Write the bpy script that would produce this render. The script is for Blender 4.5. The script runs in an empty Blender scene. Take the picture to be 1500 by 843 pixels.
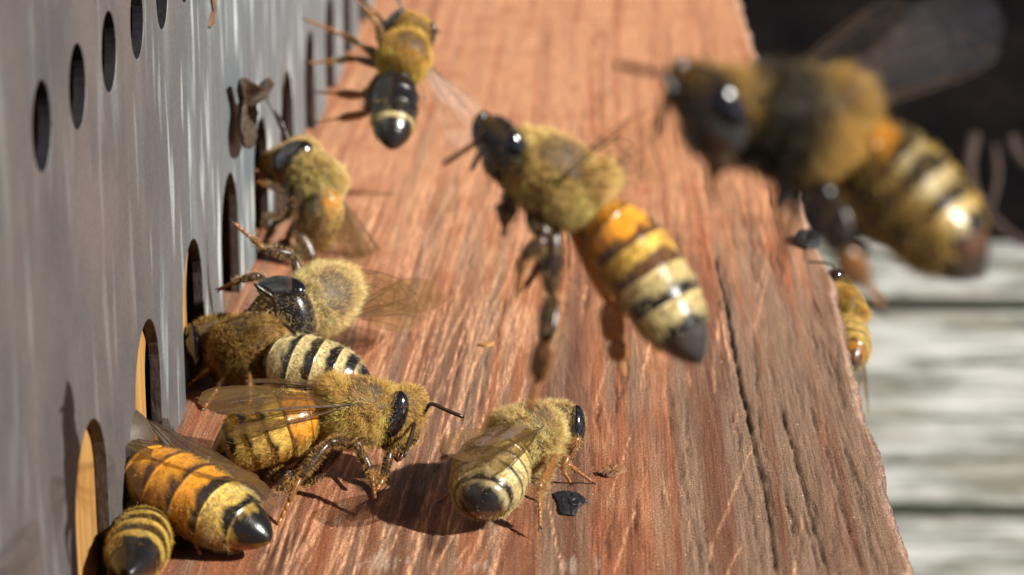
import bpy, math, random
import numpy as np
from mathutils import Vector, Matrix

# ------------------------------------------------------------------ camera, light, exposure
# Lengths below are millimetres of the real place; S turns them into scene units (1 unit = 1 cm).
S = 0.1
F, CX, CY = 3850.0, 750.0, 421.5
H = 57.0
PITCH = math.atan(1161.5 / F)
YAW = math.radians(2.05)
FOCUS, APERTURE = 159.0, 1.35
SUN = np.array([0.75, -0.33, 0.57]); SUN /= np.linalg.norm(SUN)

scene = bpy.context.scene
C = scene.collection
cam_data = bpy.data.cameras.new("camera")
cam = bpy.data.objects.new("camera", cam_data); C.objects.link(cam)
cam.location = (0, 0, H * S)
cam.rotation_euler = (math.pi / 2 - PITCH, 0, YAW)
cam_data.sensor_width = 36
cam_data.lens = F / 1500 * 36
cam_data.clip_start = 0.5; cam_data.clip_end = 5000
cam_data.dof.use_dof = True
cam_data.dof.focus_distance = FOCUS * S
cam_data.dof.aperture_fstop = cam_data.lens / 1000 / (APERTURE * S)
scene.camera = cam

world = bpy.data.worlds.new("World"); scene.world = world; world.use_nodes = True
wn = world.node_tree.nodes; wl = world.node_tree.links
sky = wn.new("ShaderNodeTexSky"); sky.sky_type = 'NISHITA'; sky.sun_disc = False; sky.air_density = 0.25; sky.dust_density = 0.3
sky.sun_elevation = math.asin(SUN[2]); sky.sun_rotation = math.atan2(SUN[0], SUN[1])
wl.new(sky.outputs[0], wn["Background"].inputs[0]); wn["Background"].inputs[1].default_value = 0.05
sd = bpy.data.lights.new("sun", 'SUN'); sd.energy = 5.0; sd.angle = math.radians(0.5); sd.color = (1.0, 0.955, 0.88)
so = bpy.data.objects.new("sun", sd); C.objects.link(so)
so.rotation_euler = Vector(SUN).to_track_quat('Z', 'Y').to_euler(); so.location = Vector(SUN) * 60
scene.view_settings.view_transform = 'Standard'; scene.view_settings.look = 'None'
scene.view_settings.exposure = 0.72; scene.view_settings.gamma = 1
scene.render.engine = 'CYCLES'
scene.cycles.max_bounces = 8; scene.cycles.transparent_max_bounces = 24
scene.cycles.caustics_reflective = False; scene.cycles.caustics_refractive = False
scene.cycles.sample_clamp_indirect = 4

# pixel of the photograph -> point of the place
FW = np.array([-math.sin(YAW) * math.cos(PITCH), math.cos(YAW) * math.cos(PITCH), -math.sin(PITCH)])
RT = np.array([math.cos(YAW), math.sin(YAW), 0.0]); UP = np.cross(RT, FW)
EYE = np.array([0, 0, H])
def ray(x, y): return (x - CX) / F * RT + (CY - y) / F * UP + FW
def G(x, y, z=0.0):
    r = ray(x, y); return EYE + r * ((z - H) / r[2])
def W(x, y, X):
    r = ray(x, y); return EYE + r * ((X - EYE[0]) / r[0])
def Dp(x, y, d): return EYE + ray(x, y) * d
def depth(q): return float((np.array(q) - EYE) @ FW)
def CAMV(v): return v[0] * RT + v[1] * UP - v[2] * FW       # (right, up, toward viewer)
def nrm(v):
    v = np.array(v, float); return v / (np.linalg.norm(v) + 1e-12)

# ------------------------------------------------------------------ helpers
def vnoise(x, y, seed=0, n=256):
    rs = np.random.RandomState(seed); g = rs.rand(n, n)
    xi = np.floor(x).astype(int); yi = np.floor(y).astype(int); fx = x - xi; fy = y - yi
    fx = fx * fx * (3 - 2 * fx); fy = fy * fy * (3 - 2 * fy)
    a = g[xi % n, yi % n]; b = g[(xi + 1) % n, yi % n]; c = g[xi % n, (yi + 1) % n]; d = g[(xi + 1) % n, (yi + 1) % n]
    return (a * (1 - fx) + b * fx) * (1 - fy) + (c * (1 - fx) + d * fx) * fy
def fbm(x, y, seed=0, o=4):
    s = 0; a = .5; t = 0
    for i in range(o):
        s = s + a * vnoise(x * 2 ** i, y * 2 ** i, seed + i); t += a; a *= .5
    return s / t

class MB:
    """collects vertices, faces, material index and per-vertex attributes"""
    def __init__(s): s.v = []; s.f = []; s.m = []; s.n = 0; s.att = {}
    def add(s, v, f, m=0, **att):
        v = np.asarray(v, float).reshape(-1, 3)
        k = len(v)
        for a in set(list(s.att) + list(att)):
            val = att.get(a)
            if val is not None:
                val = np.asarray(val, float)
                if val.ndim == 0: val = np.full((k, 1), float(val))
                elif val.ndim == 1 and len(val) == k and k != 3: val = val.reshape(-1, 1)
                elif val.ndim == 1: val = np.tile(val, (k, 1))
                w = val.shape[1]
            if a not in s.att: s.att[a] = [np.zeros((s.n, w))]
            if val is None: val = np.zeros((k, s.att[a][0].shape[1]))
            s.att[a].append(val)
        s.v.append(v)
        for q in f: s.f.append([i + s.n for i in q])
        s.m += [m] * len(f); s.n += k
    def V(s): return np.concatenate(s.v)
    def A(s, a): return np.concatenate(s.att[a])
    def build(s, name, mats, parent=None, origin=None, basis=None, attrs=(), smooth=True):
        v = s.V()
        if origin is not None: v = v - np.asarray(origin)
        if basis is not None: v = v @ basis
        me = bpy.data.meshes.new(name)
        me.from_pydata((v * S).tolist(), [], s.f)
        for m in mats: me.materials.append(m)
        me.polygons.foreach_set('material_index', s.m)
        if smooth: me.polygons.foreach_set('use_smooth', [True] * len(s.f))
        for a in attrs:
            d = s.A(a)
            if d.shape[1] == 3:
                at = me.attributes.new(a, 'FLOAT_COLOR', 'POINT')
                at.data.foreach_set('color', np.hstack([d, np.ones((len(d), 1))]).ravel())
            else:
                at = me.attributes.new(a, 'FLOAT', 'POINT'); at.data.foreach_set('value', d.ravel())
        me.update()
        o = bpy.data.objects.new(name, me); C.objects.link(o)
        if parent is not None: o.parent = parent
        return o

def tag(o, label=None, cat=None, group=None, kind=None):
    if label: o['label'] = label
    if cat: o['category'] = cat
    if group: o['group'] = group
    if kind: o['kind'] = kind
    return o

def gridf(n, m, close=True):
    f = []
    mm = m if close else m - 1
    for i in range(n - 1):
        for j in range(mm):
            a = i * m + j; b = i * m + (j + 1) % m
            f.append((a, b, b + m, a + m))
    return f

def tube(mb, P, ra, rb=None, up=(0, 0, 1), m=12, mat=0, power=2.0, **att):
    """rings along P; ra = half width along side, rb = half width along up"""
    P = np.asarray(P, float); n = len(P)
    ra = np.broadcast_to(np.asarray(ra, float), (n,)); rb = ra if rb is None else np.broadcast_to(np.asarray(rb, float), (n,))
    T = np.gradient(P, axis=0); T /= np.linalg.norm(T, axis=1)[:, None] + 1e-12
    up = np.asarray(up, float)
    side = np.cross(up, T); sn = np.linalg.norm(side, axis=1)
    if (sn < 1e-3).any(): side = np.cross(up + [.3, .2, .1], T); sn = np.linalg.norm(side, axis=1)
    side /= sn[:, None]; u = np.cross(T, side)
    th = np.arange(m) / m * 2 * np.pi
    c = np.sign(np.cos(th)) * np.abs(np.cos(th)) ** (2 / power); s_ = np.sign(np.sin(th)) * np.abs(np.sin(th)) ** (2 / power)
    v = P[:, None] + side[:, None] * (ra[:, None] * c)[:, :, None] + u[:, None] * (rb[:, None] * s_)[:, :, None]
    f = gridf(n, m) + [tuple(range(m))[::-1], tuple((n - 1) * m + j for j in range(m))]
    at = {}
    for k, a in att.items():
        a = np.asarray(a, float)
        if a.ndim == 2 and a.shape[0] == n: a = np.repeat(a, m, axis=0)
        elif a.ndim == 3: a = a.reshape(n * m, -1)
        elif a.ndim == 1 and len(a) == n and a.size != 3: a = np.repeat(a, m)
        elif a.ndim == 0: a = np.full(n * m, float(a))
        at[k] = a
    mb.add(v.reshape(-1, 3), f, mat, **at)
    return v

def spline(pts, n):
    """Catmull-Rom through pts"""
    P = np.asarray(pts, float); Q = np.vstack([2 * P[0] - P[1], P, 2 * P[-1] - P[-2]])
    out = []
    k = len(P) - 1
    for t in np.linspace(0, k - 1e-6, n):
        i = int(t); f = t - i; a, b, c, d = Q[i:i + 4]
        out.append(.5 * ((2 * b) + (c - a) * f + (2 * a - 5 * b + 4 * c - d) * f * f + (3 * b - a - 3 * c + d) * f ** 3))
    return np.array(out)

# ------------------------------------------------------------------ materials
def mat(name):
    m = bpy.data.materials.new(name); m.use_nodes = True
    nt = m.node_tree; return m, nt, nt.nodes, nt.links, nt.nodes["Principled BSDF"]
def node(nt, t, **k):
    n = nt.nodes.new(t)
    for a, b in k.items():
        if a in n.inputs: n.inputs[a].default_value = b
        else: setattr(n, a, b)
    return n
def L(nt, a, b): nt.links.new(a, b)
def noise(nt, vec, scale, detail=4, rough=.6, stretch=(1, 1, 1), rot=(0, 0, 0)):
    mp = nt.nodes.new("ShaderNodeMapping"); mp.inputs['Scale'].default_value = stretch; mp.inputs['Rotation'].default_value = rot
    if rot != (0, 0, 0):     # rotate first, then stretch
        m0 = nt.nodes.new("ShaderNodeMapping"); m0.inputs['Rotation'].default_value = rot; mp.inputs['Rotation'].default_value = (0, 0, 0)
        L(nt, vec, m0.inputs[0]); vec = m0.outputs[0]
    L(nt, vec, mp.inputs[0])
    n = nt.nodes.new("ShaderNodeTexNoise"); n.inputs['Scale'].default_value = scale; n.inputs['Detail'].default_value = detail; n.inputs['Roughness'].default_value = rough
    L(nt, mp.outputs[0], n.inputs['Vector']); return n.outputs['Fac']
def ramp(nt, fac, stops):
    r = nt.nodes.new("ShaderNodeValToRGB"); e = r.color_ramp.elements
    while len(e) < len(stops): e.new(.5)
    for q, (p, c) in zip(e, stops):
        q.position = p; q.color = (c, c, c, 1) if not hasattr(c, '__len__') else (*c, 1)
    L(nt, fac, r.inputs[0]); return r.outputs[0]
def mix(nt, fac, a, b, mode='MIX'):
    n = nt.nodes.new("ShaderNodeMix"); n.data_type = 'RGBA'; n.blend_type = mode
    if isinstance(fac, (int, float)): n.inputs[0].default_value = fac
    else: L(nt, fac, n.inputs[0])
    for i, q in ((6, a), (7, b)):
        if hasattr(q, 'type') and not isinstance(q, tuple): L(nt, q, n.inputs[i])
        else: n.inputs[i].default_value = (*q, 1)
    return n.outputs[2]
def mathn(nt, op, a, b=None):
    n = nt.nodes.new("ShaderNodeMath"); n.operation = op
    for i, q in enumerate((a, b)):
        if q is None: continue
        if isinstance(q, (int, float)): n.inputs[i].default_value = q
        else: L(nt, q, n.inputs[i])
    return n.outputs[0]
def bump(nt, height, strength, dist, P, prev=None):
    b = nt.nodes.new("ShaderNodeBump"); b.inputs['Strength'].default_value = strength; b.inputs['Distance'].default_value = dist
    L(nt, height, b.inputs['Height'])
    if prev is not None: L(nt, prev, b.inputs['Normal'])
    L(nt, b.outputs[0], P.inputs['Normal']); return b.outputs[0]
def objc(nt): return nt.nodes.new("ShaderNodeTexCoord").outputs['Object']
def attr(nt, name, out='Color'):
    a = nt.nodes.new("ShaderNodeAttribute"); a.attribute_name = name; return a.outputs[out]

def m_board():
    m, nt, N, K, P = mat("weathered_red_wood"); co = objc(nt)
    base = attr(nt, 'paint'); scr = attr(nt, 'scratch', 'Fac'); crk = attr(nt, 'crack', 'Fac')
    g1 = noise(nt, co, 22, 5, .6, (1, .02, 1)); g2 = noise(nt, co, 80, 3, .6, (1, .022, 1)); sp = noise(nt, co, 110, 3, .8, (1, .6, 1))
    c = mix(nt, 1.0, base, ramp(nt, g1, [(.25, .8), (.5, 1.0), (.75, 1.15)]), 'MULTIPLY')
    c = mix(nt, 1.0, c, ramp(nt, g2, [(.3, .62), (.5, 1.0), (.7, 1.32)]), 'MULTIPLY')
    c = mix(nt, 1.0, c, ramp(nt, sp, [(.33, .45), (.48, 1.0), (.7, 1.3)]), 'MULTIPLY')
    # pale scraped fibres running a little across the grain
    s1 = noise(nt, co, 14, 3, .6, (1, .05, 1), (0, 0, math.radians(-7)))
    s2 = noise(nt, co, 26, 2, .5, (1, .045, 1), (0, 0, math.radians(-11)))
    f = mathn(nt, 'MULTIPLY', ramp(nt, s1, [(.60, 0.0), (.66, 1.0)]), scr)
    f2 = mathn(nt, 'MULTIPLY', ramp(nt, s2, [(.63, 0.0), (.68, 1.0)]), scr)
    ff = mathn(nt, 'MULTIPLY', mathn(nt, 'MAXIMUM', f, f2), .22)
    c = mix(nt, ff, c, (.78, .43, .25))
    c = mix(nt, mathn(nt, 'MINIMUM', mathn(nt, 'MULTIPLY', crk, 1.5), 1.0), c, (.018, .012, .011))
    grit = noise(nt, co, 75, 2, .9, (1, .8, 1)); c = mix(nt, 1.0, c, ramp(nt, grit, [(.30, .35), (.5, 1.0), (.68, 1.6)]), 'MULTIPLY')
    spk = noise(nt, co, 32, 2, .5)
    c = mix(nt, ramp(nt, spk, [(.735, 0.0), (.76, .8)]), c, (.7, .6, .5))
    L(nt, c, P.inputs['Base Color'])
    P.inputs['Roughness'].default_value = .62; P.inputs['Specular IOR Level'].default_value = .3
    h = mathn(nt, 'ADD', mathn(nt, 'MULTIPLY', g2, .6), mathn(nt, 'MULTIPLY', sp, .5)); h = mathn(nt, 'ADD', h, mathn(nt, 'MULTIPLY', ff, .3))
    bump(nt, h, .45, .012, P); return m

def m_metal():
    m, nt, N, K, P = mat("galvanised_sheet"); co = objc(nt)
    a = noise(nt, co, 2.2, 4, .5, (1, 1, .25)); b = noise(nt, co, 5.5, 2, .4, (1, 1, .17)); g = noise(nt, co, 60, 3, .7); big = noise(nt, co, .8, 3, .6)
    sep = N.new('ShaderNodeSeparateXYZ'); L(nt, co, sep.inputs[0])
    mr = N.new('ShaderNodeMapRange'); L(nt, sep.outputs[1], mr.inputs[0]); mr.inputs[1].default_value = 14.5; mr.inputs[2].default_value = 18.5; mr.inputs[3].default_value = .12; msk = mr.outputs[0]
    c = mix(nt, ramp(nt, big, [(.35, 0.0), (.65, 1.0)]), (.085, .077, .08), (.15, .122, .11))
    c = mix(nt, mathn(nt, 'MULTIPLY', msk, .75), c, (.17, .215, .235))
    c = mix(nt, mathn(nt, 'MULTIPLY', ramp(nt, a, [(.54, 0.0), (.68, .5)]), msk), c, (.30, .37, .38))
    c = mix(nt, mathn(nt, 'MULTIPLY', ramp(nt, b, [(.58, 0.0), (.70, 1.0)]), msk), c, (.66, .74, .74))  # pale vertical runs, with their reflections put into the colour
    c = mix(nt, mathn(nt, 'MULTIPLY', ramp(nt, b, [(.28, .6), (.40, 0.0)]), msk), c, (.12, .12, .13))
    c = mix(nt, 1.0, c, ramp(nt, g, [(.3, .72), (.7, 1.25)]), 'MULTIPLY')
    L(nt, c, P.inputs['Base Color']); P.inputs['Metallic'].default_value = .35; P.inputs['Roughness'].default_value = .55
    b1 = bump(nt, g, .15, .01, P); bump(nt, a, .5, .08, P, b1); return m

def m_simple(name, col, rough=.6, col2=None, scale=10, stretch=(1, 1, 1), bs=.3, bd=.02, spec=.3, **k):
    m, nt, N, K, P = mat(name); co = objc(nt)
    n = noise(nt, co, scale, 5, .65, stretch)
    L(nt, mix(nt, ramp(nt, n, [(.35, 0.0), (.65, 1.0)]), col, col2 or tuple(c * .5 for c in col)), P.inputs['Base Color'])
    P.inputs['Roughness'].default_value = rough; P.inputs['Specular IOR Level'].default_value = spec
    for a, b in k.items(): P.inputs[a].default_value = b
    bump(nt, n, bs, bd, P); return m

def m_deck():
    m, nt, N, K, P = mat("silvered_deck_wood"); co = objc(nt)
    a = noise(nt, co, .9, 5, .65, (.35, 1, 1)); b = noise(nt, co, 3, 4, .6, (.12, 1, 1)); g = noise(nt, co, .5, 3, .6, (.6, 1, 1))
    c = mix(nt, ramp(nt, a, [(.38, 0.0), (.58, 1.0)]), (.13, .135, .10), (.60, .60, .56))
    c = mix(nt, 1.0, c, ramp(nt, b, [(.32, .35), (.55, 1.0), (.8, 1.2)]), 'MULTIPLY')
    c = mix(nt, ramp(nt, g, [(.5, 0.0), (.62, .45)]), c, (.34, .30, .22))
    L(nt, c, P.inputs['Base Color']); P.inputs['Roughness'].default_value = .8
    bump(nt, b, .5, .1, P); return m

def m_body():
    m, nt, N, K, P = mat("bee_cuticle"); co = objc(nt)
    n = noise(nt, co, 30, 4, .6); 
    c = mix(nt, 1.0, attr(nt, 'pig'), ramp(nt, n, [(.3, .7), (.7, 1.2)]), 'MULTIPLY')
    L(nt, c, P.inputs['Base Color']); L(nt, attr(nt, 'rgh', 'Fac'), P.inputs['Roughness'])
    P.inputs['Specular IOR Level'].default_value = .6
    P.inputs['Subsurface Weight'].default_value = .0
    n2 = noise(nt, co, 90, 2, .5); bump(nt, n2, .15, .01, P); return m
def m_fur():
    m, nt, N, K, P = mat("bee_fur")
    c = attr(nt, 'fcol')
    d = N.new("ShaderNodeBsdfDiffuse"); t = N.new("ShaderNodeBsdfTranslucent"); g = N.new("ShaderNodeBsdfGlossy"); g.inputs['Roughness'].default_value = .35
    L(nt, c, d.inputs[0]); L(nt, c, t.inputs[0]); g.inputs[0].default_value = (.9, .8, .6, 1)
    a = N.new("ShaderNodeMixShader"); a.inputs[0].default_value = .42; L(nt, d.outputs[0], a.inputs[1]); L(nt, t.outputs[0], a.inputs[2])
    b = N.new("ShaderNodeMixShader"); b.inputs[0].default_value = .06; L(nt, a.outputs[0], b.inputs[1]); L(nt, g.outputs[0], b.inputs[2])
    L(nt, b.outputs[0], N["Material Output"].inputs[0]); return m
def m_eye():
    m, nt, N, K, P = mat("bee_eye")
    P.inputs['Base Color'].default_value = (.008, .006, .006, 1); P.inputs['Roughness'].default_value = .12; P.inputs['Specular IOR Level'].default_value = .8
    P.inputs['Coat Weight'].default_value = .5; P.inputs['Coat Roughness'].default_value = .05
    return m
def m_wing(name, tint, opac, gl=.35):
    m, nt, N, K, P = mat(name); co = objc(nt)
    tr = N.new("ShaderNodeBsdfTransparent"); tr.inputs[0].default_value = (.97, .94, .88, 1)
    d = N.new("ShaderNodeBsdfDiffuse"); d.inputs[0].default_value = (*tint, 1)
    tl = N.new("ShaderNodeBsdfTranslucent"); tl.inputs[0].default_value = (*tint, 1)
    g = N.new("ShaderNodeBsdfGlossy"); g.inputs['Roughness'].default_value = .16; g.inputs[0].default_value = (1, .97, .95, 1)
    n = noise(nt, co, 5, 2, .5); b = N.new("ShaderNodeBump"); b.inputs['Strength'].default_value = .35; b.inputs['Distance'].default_value = .03
    L(nt, n, b.inputs['Height']); L(nt, b.outputs[0], g.inputs['Normal'])
    x = N.new("ShaderNodeMixShader"); L(nt, d.outputs[0], x.inputs[1]); L(nt, tl.outputs[0], x.inputs[2])
    a = N.new("ShaderNodeMixShader"); a.inputs[0].default_value = opac; L(nt, tr.outputs[0], a.inputs[1]); L(nt, x.outputs[0], a.inputs[2])
    fr = N.new("ShaderNodeFresnel"); fr.inputs[0].default_value = 1.5
    f = mathn(nt, 'MULTIPLY', fr.outputs[0], gl)
    z = N.new("ShaderNodeMixShader"); L(nt, f, z.inputs[0]); L(nt, a.outputs[0], z.inputs[1]); L(nt, g.outputs[0], z.inputs[2])
    L(nt, z.outputs[0], N["Material Output"].inputs[0]); return m

M_BOARD = m_board(); M_METAL = m_metal(); M_DECK = m_deck(); M_BODY = m_body(); M_FUR = m_fur(); M_EYE = m_eye()
M_WING = m_wing("wing_membrane", (.24, .145, .055), .42); M_WINGC = m_wing("clear_wing_membrane", (.22, .20, .18), .06, .05)
M_WINGM = m_wing("pale_wing_membrane", (.80, .66, .58), .22, .4)
M_VEIN = m_simple("wing_vein", (.07, .03, .012), .4, (.03, .015, .008), 20, spec=.5)
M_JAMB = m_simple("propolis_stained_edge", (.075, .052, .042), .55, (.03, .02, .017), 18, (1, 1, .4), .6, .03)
M_HOLE = m_simple("shade_black_rim", (.012, .011, .014), .8, (.02, .018, .02), 18, spec=.1)  # rim coloured black to stand for the unlit inside of round holes
M_PINE = m_simple("ochre_pine", (.46, .255, .075), .6, (.25, .125, .04), 6, (1, 1, .12), .4, .03)
M_DARKWOOD = m_simple("darkened_hive_wood", (.10, .06, .03), .8, (.04, .025, .015), 3)
M_SOIL = m_simple("shade_dark_soil", (.005, .005, .006), 1.0, (.013, .010, .009), .25, bs=.8, bd=.6, spec=0.0)  # near-black colour stands in for shade over the ground beyond the deck
M_PROP = m_simple("dry_propolis", (.085, .058, .035), .55, (.035, .022, .014), 22, bs=.8, bd=.03, spec=.4)
M_TAR = m_simple("black_resin", (.012, .012, .016), .22, (.03, .03, .035), 30, bs=.8, bd=.03, spec=.6)
M_TWIG = m_simple("dry_stem", (.07, .042, .034), .85, (.03, .02, .017), 2.0)
M_LEAFD = m_simple("dead_leaf", (.28, .14, .06), .7, (.1, .05, .03), 4)
M_ALGAE = m_simple("dark_green_board_edge", (.02, .028, .018), .9, (.04, .045, .03), 4)
M_BLUE = m_simple("blue_white_scale", (.27, .35, .42), .7, (.14, .16, .19), 30)

# ------------------------------------------------------------------ landing board
XW = -26.9                                     # plane of the metal strip
def edge_x(y):
    b = np.interp(y, [60, 120, 170, 192, 209, 275, 305, 460], [17.3, 17.35, 17.15, 17.55, 16.75, 16.1, 15.8, 15.5])
    return b + (fbm(y * .35, y * 0 + 3.3, 5) - .5) * .7 + (fbm(y * 2.2, y * 0 + 1.3, 9) - .5) * .35
def build_board():
    ys = np.concatenate([np.arange(70, 128, 3.0), np.arange(128, 205, .38), np.arange(205, 300, .8), np.arange(300, 470, 3.0)])
    xs = np.concatenate([np.linspace(-150, -29, 12), np.arange(-28.5, 17.2, .13)])
    X0 = np.repeat(xs[None], len(ys), 0); Y = np.repeat(ys[:, None], len(xs), 1)
    ex = edge_x(ys)
    X = np.where(X0 > 0, X0 * (ex / xs[-1])[:, None], X0)
    rs = np.random.RandomState(4)
    crack = np.zeros_like(X)
    px = [[(1045, 370), (1062, 440), (1078, 530), (1102, 640), (1124, 740), (1138, 850)],
          [(1142, 590), (1162, 660), (1188, 760), (1216, 850)], [(1222, 480), (1228, 540), (1238, 610)], [(1272, 600), (1290, 690), (1296, 740)],
          [(912, 555), (914, 592)], [(975, 550), (985, 640), (1003, 720), (1032, 850)], [(1085, 690), (1112, 800), (1120, 850)],
          [(1206, 640), (1232, 740), (1268, 850)], [(1172, 740), (1190, 800), (1205, 850)], [(863, 640), (868, 700)], [(938, 760), (945, 850)],
          [(1060, 560), (1072, 640)], [(1150, 480), (1166, 560), (1180, 620)]]
    lines = [(np.array([G(*q)[:2] for q in c]), w * .55) for c, w in zip(px, [.17, .15, .07, .08, .13, .07, .07, .1, .1, .06, .05, .06, .06])]
    for i in range(190):                       # short checks along the grain, more of them to the right
        x = 16 - 30 * rs.rand() ** 1.5; y = 128 + 110 * rs.rand(); l = rs.uniform(3, 16)
        lines.append((np.array([[x, y], [x + rs.uniform(-.25, .25), y + l * .5], [x + rs.uniform(-.3, .3), y + l]]), rs.uniform(.02, .06)))
    for p, w in lines:
        o = np.argsort(p[:, 1]); p = p[o]
        cx = np.interp(Y, p[:, 1], p[:, 0]) + (vnoise(Y * .7, Y * 0 + w * 100, 7) - .5) * .16 + (vnoise(Y * 3.1, Y * 0 + w * 60, 9) - .5) * .08
        e = np.clip(np.minimum(Y - p[0, 1], p[-1, 1] - Y) / 2.5, 0, 1)
        crack = np.maximum(crack, np.exp(-((X - cx) / (w * .85 + .045)) ** 2) * e * min(1, w * 9) * (.45 + .75 * vnoise(Y * .7, Y * 0 + w * 77, 3)))
    crack = np.clip(crack, 0, 1)
    grain = fbm(X * 1.6, Y * .06, 21, 5); grain2 = fbm(X * 6, Y * .25, 31, 3)
    Z = (grain - .5) * .08 + (grain2 - .5) * .06 - crack * .30
    dist = ex[:, None] - X
    chip = (dist < .55 * fbm(Y * .9, X * .5, 44)) | False
    Z = Z - np.where(chip, .25, 0) - np.clip(.25 - dist, 0, 1) * .6
    # paint, wear and bare wood
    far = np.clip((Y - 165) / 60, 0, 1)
    Xs = X + .25 * np.sin(Y * .05 + X * .15)
    pt = fbm(Xs * .5, Y * .018, 51, 4); gt = fbm(Xs * 1.6, Y * .016, 61, 4); bl = fbm(X * .35, Y * .22, 71, 4)
    orange = np.array([.56, .235, .125]); red = np.array([.43, .155, .082]); brown = np.array([.24, .12, .08]); grey = np.array([.40, .285, .215]); peach = np.array([.70, .37, .22])
    def sm(v, a, b): t = np.clip((v - a) / (b - a), 0, 1); return (t * t * (3 - 2 * t))[..., None]
    rightness = np.clip((X - 1) / 12, 0, 1) * (1 - far * .8)
    col = orange + (peach - orange) * sm(bl + far * .35, .45, .8)
    col = col + (red - col) * sm(gt + rightness * .10 - far * .12, .36, .78)
    col = col + (brown - col) * (sm(pt + rightness * .22 - far * .26, .36, .76) * .85)
    col = col + (grey - col) * (sm(fbm(Xs * 1.3, Y * .035, 81, 5) + rightness * .10 + rightness * .10 - far * .24, .36, .74) * .85)
    # dark weathered strip through the middle (left of the walking-away bee) and dark stains
    strip = np.exp(-((X - (-3.0 + .02 * (Y - 150))) / 2.2) ** 2) * (1 - far)
    col = col + (brown * 1.1 - col) * (sm(strip * gt * 1.7, .45, .85) * .75)
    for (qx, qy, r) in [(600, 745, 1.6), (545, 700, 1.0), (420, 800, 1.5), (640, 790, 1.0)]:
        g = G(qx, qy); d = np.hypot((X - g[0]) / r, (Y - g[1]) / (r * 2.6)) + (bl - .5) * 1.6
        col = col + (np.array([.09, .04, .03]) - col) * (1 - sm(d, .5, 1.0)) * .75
    for (qx, qy, r) in [(480, 762, .6), (560, 825, 1.2), (700, 830, .8), (840, 830, 1.0), (905, 535, .35), (510, 740, .5)]:
        g = G(qx, qy); d = np.hypot((X - g[0]) / r, (Y - g[1]) / (r * 1.2)) + (grain2 - .5) * 4.5
        col = col + (np.array([.75, .66, .6]) - col) * (1 - sm(d, .25, .5)) * .55
    g = (sm(-dist, -.9, -.1)); col = col + (np.array([.5, .36, .28]) - col) * g * .8
    col = col * (.50 + .17 * far ** .7)[..., None] * np.array([1.05, .97, .86])  # whole board colour scaled down, paler toward the far end
    scr = np.exp(-((X + 7 - .03 * (Y - 160)) / 6.5) ** 2) * np.clip(.5 + far, 0, 1) * np.clip((Y - 135) / 15, .25, 1) * np.clip(1.35 - (Y - 240) / 80, .25, 1)
    rs = np.random.RandomState(12); fine = np.zeros_like(X)
    for i in range(330):
        qx, qy = rs.uniform(420, 760), rs.uniform(270, 840); qx += (600 - qy) * .12; sl = -.36 + rs.randn() * .10; ln = rs.uniform(25, 190)
        if rs.rand() < .12: qx, sl = rs.uniform(760, 1250), rs.uniform(-.5, .3)
        a = G(qx - sl * ln / 2, qy - ln / 2); b = G(qx + sl * ln / 2, qy + ln / 2)
        lo, hi = sorted((a[1], b[1])); r0, r1 = np.searchsorted(ys, [lo, hi])
        if r1 - r0 < 2: continue
        yy = ys[r0:r1]; cx = np.interp(yy, [lo, hi], [a[0], b[0]] if a[1] < b[1] else [b[0], a[0]]) + (vnoise(yy * .5, yy * 0 + i, 3) - .5) * .10
        w_ = rs.uniform(.045, .09); e = np.sin(np.clip((yy - lo) / (hi - lo), 0, 1) * np.pi) ** .6 * rs.uniform(.5, 1.1) * (.4 + .9 * vnoise(yy * 1.3, yy * 0 + i, 6))
        fine[r0:r1] = np.maximum(fine[r0:r1], np.exp(-((X[r0:r1] - cx[:, None]) / w_) ** 2) * e[:, None])
    fine = np.clip(fine, 0, 1)[..., None]; col = col + (np.array([.74, .40, .225]) - col) * fine * .9
    mb = MB()
    v = np.stack([X, Y, Z], -1).reshape(-1, 3)
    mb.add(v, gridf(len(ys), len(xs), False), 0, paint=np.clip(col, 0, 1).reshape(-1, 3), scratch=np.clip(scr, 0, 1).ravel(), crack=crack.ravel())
    # side and underside
    n = len(ys); top = np.stack([X[:, -1], ys, Z[:, -1]], -1)
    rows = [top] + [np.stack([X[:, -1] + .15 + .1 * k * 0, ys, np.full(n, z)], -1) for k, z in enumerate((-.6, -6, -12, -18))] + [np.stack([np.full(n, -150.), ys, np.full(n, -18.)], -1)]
    sv = np.concatenate(rows); f = []
    for r in range(len(rows) - 1):
        for i in range(n - 1): f.append((r * n + i, (r + 1) * n + i, (r + 1) * n + i + 1, r * n + i + 1))
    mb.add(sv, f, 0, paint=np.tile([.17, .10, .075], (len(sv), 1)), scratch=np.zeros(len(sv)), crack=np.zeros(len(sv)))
    for i, sgn in ((0, 1), (len(ys) - 1, -1)):
        tp = np.stack([X[i], Y[i], Z[i]], -1); bt = tp.copy(); bt[:, 2] = -18; m = len(tp)
        ff = [((j, j + 1, m + j + 1, m + j) if sgn > 0 else (j + 1, j, m + j, m + j + 1)) for j in range(m - 1)]
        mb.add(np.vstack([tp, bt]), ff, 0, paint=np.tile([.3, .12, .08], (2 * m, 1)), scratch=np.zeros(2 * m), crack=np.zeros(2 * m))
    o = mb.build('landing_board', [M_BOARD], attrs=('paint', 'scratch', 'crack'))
    tag(o, 'worn red painted wooden landing board in front of the hive', 'landing board')
build_board()

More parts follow.
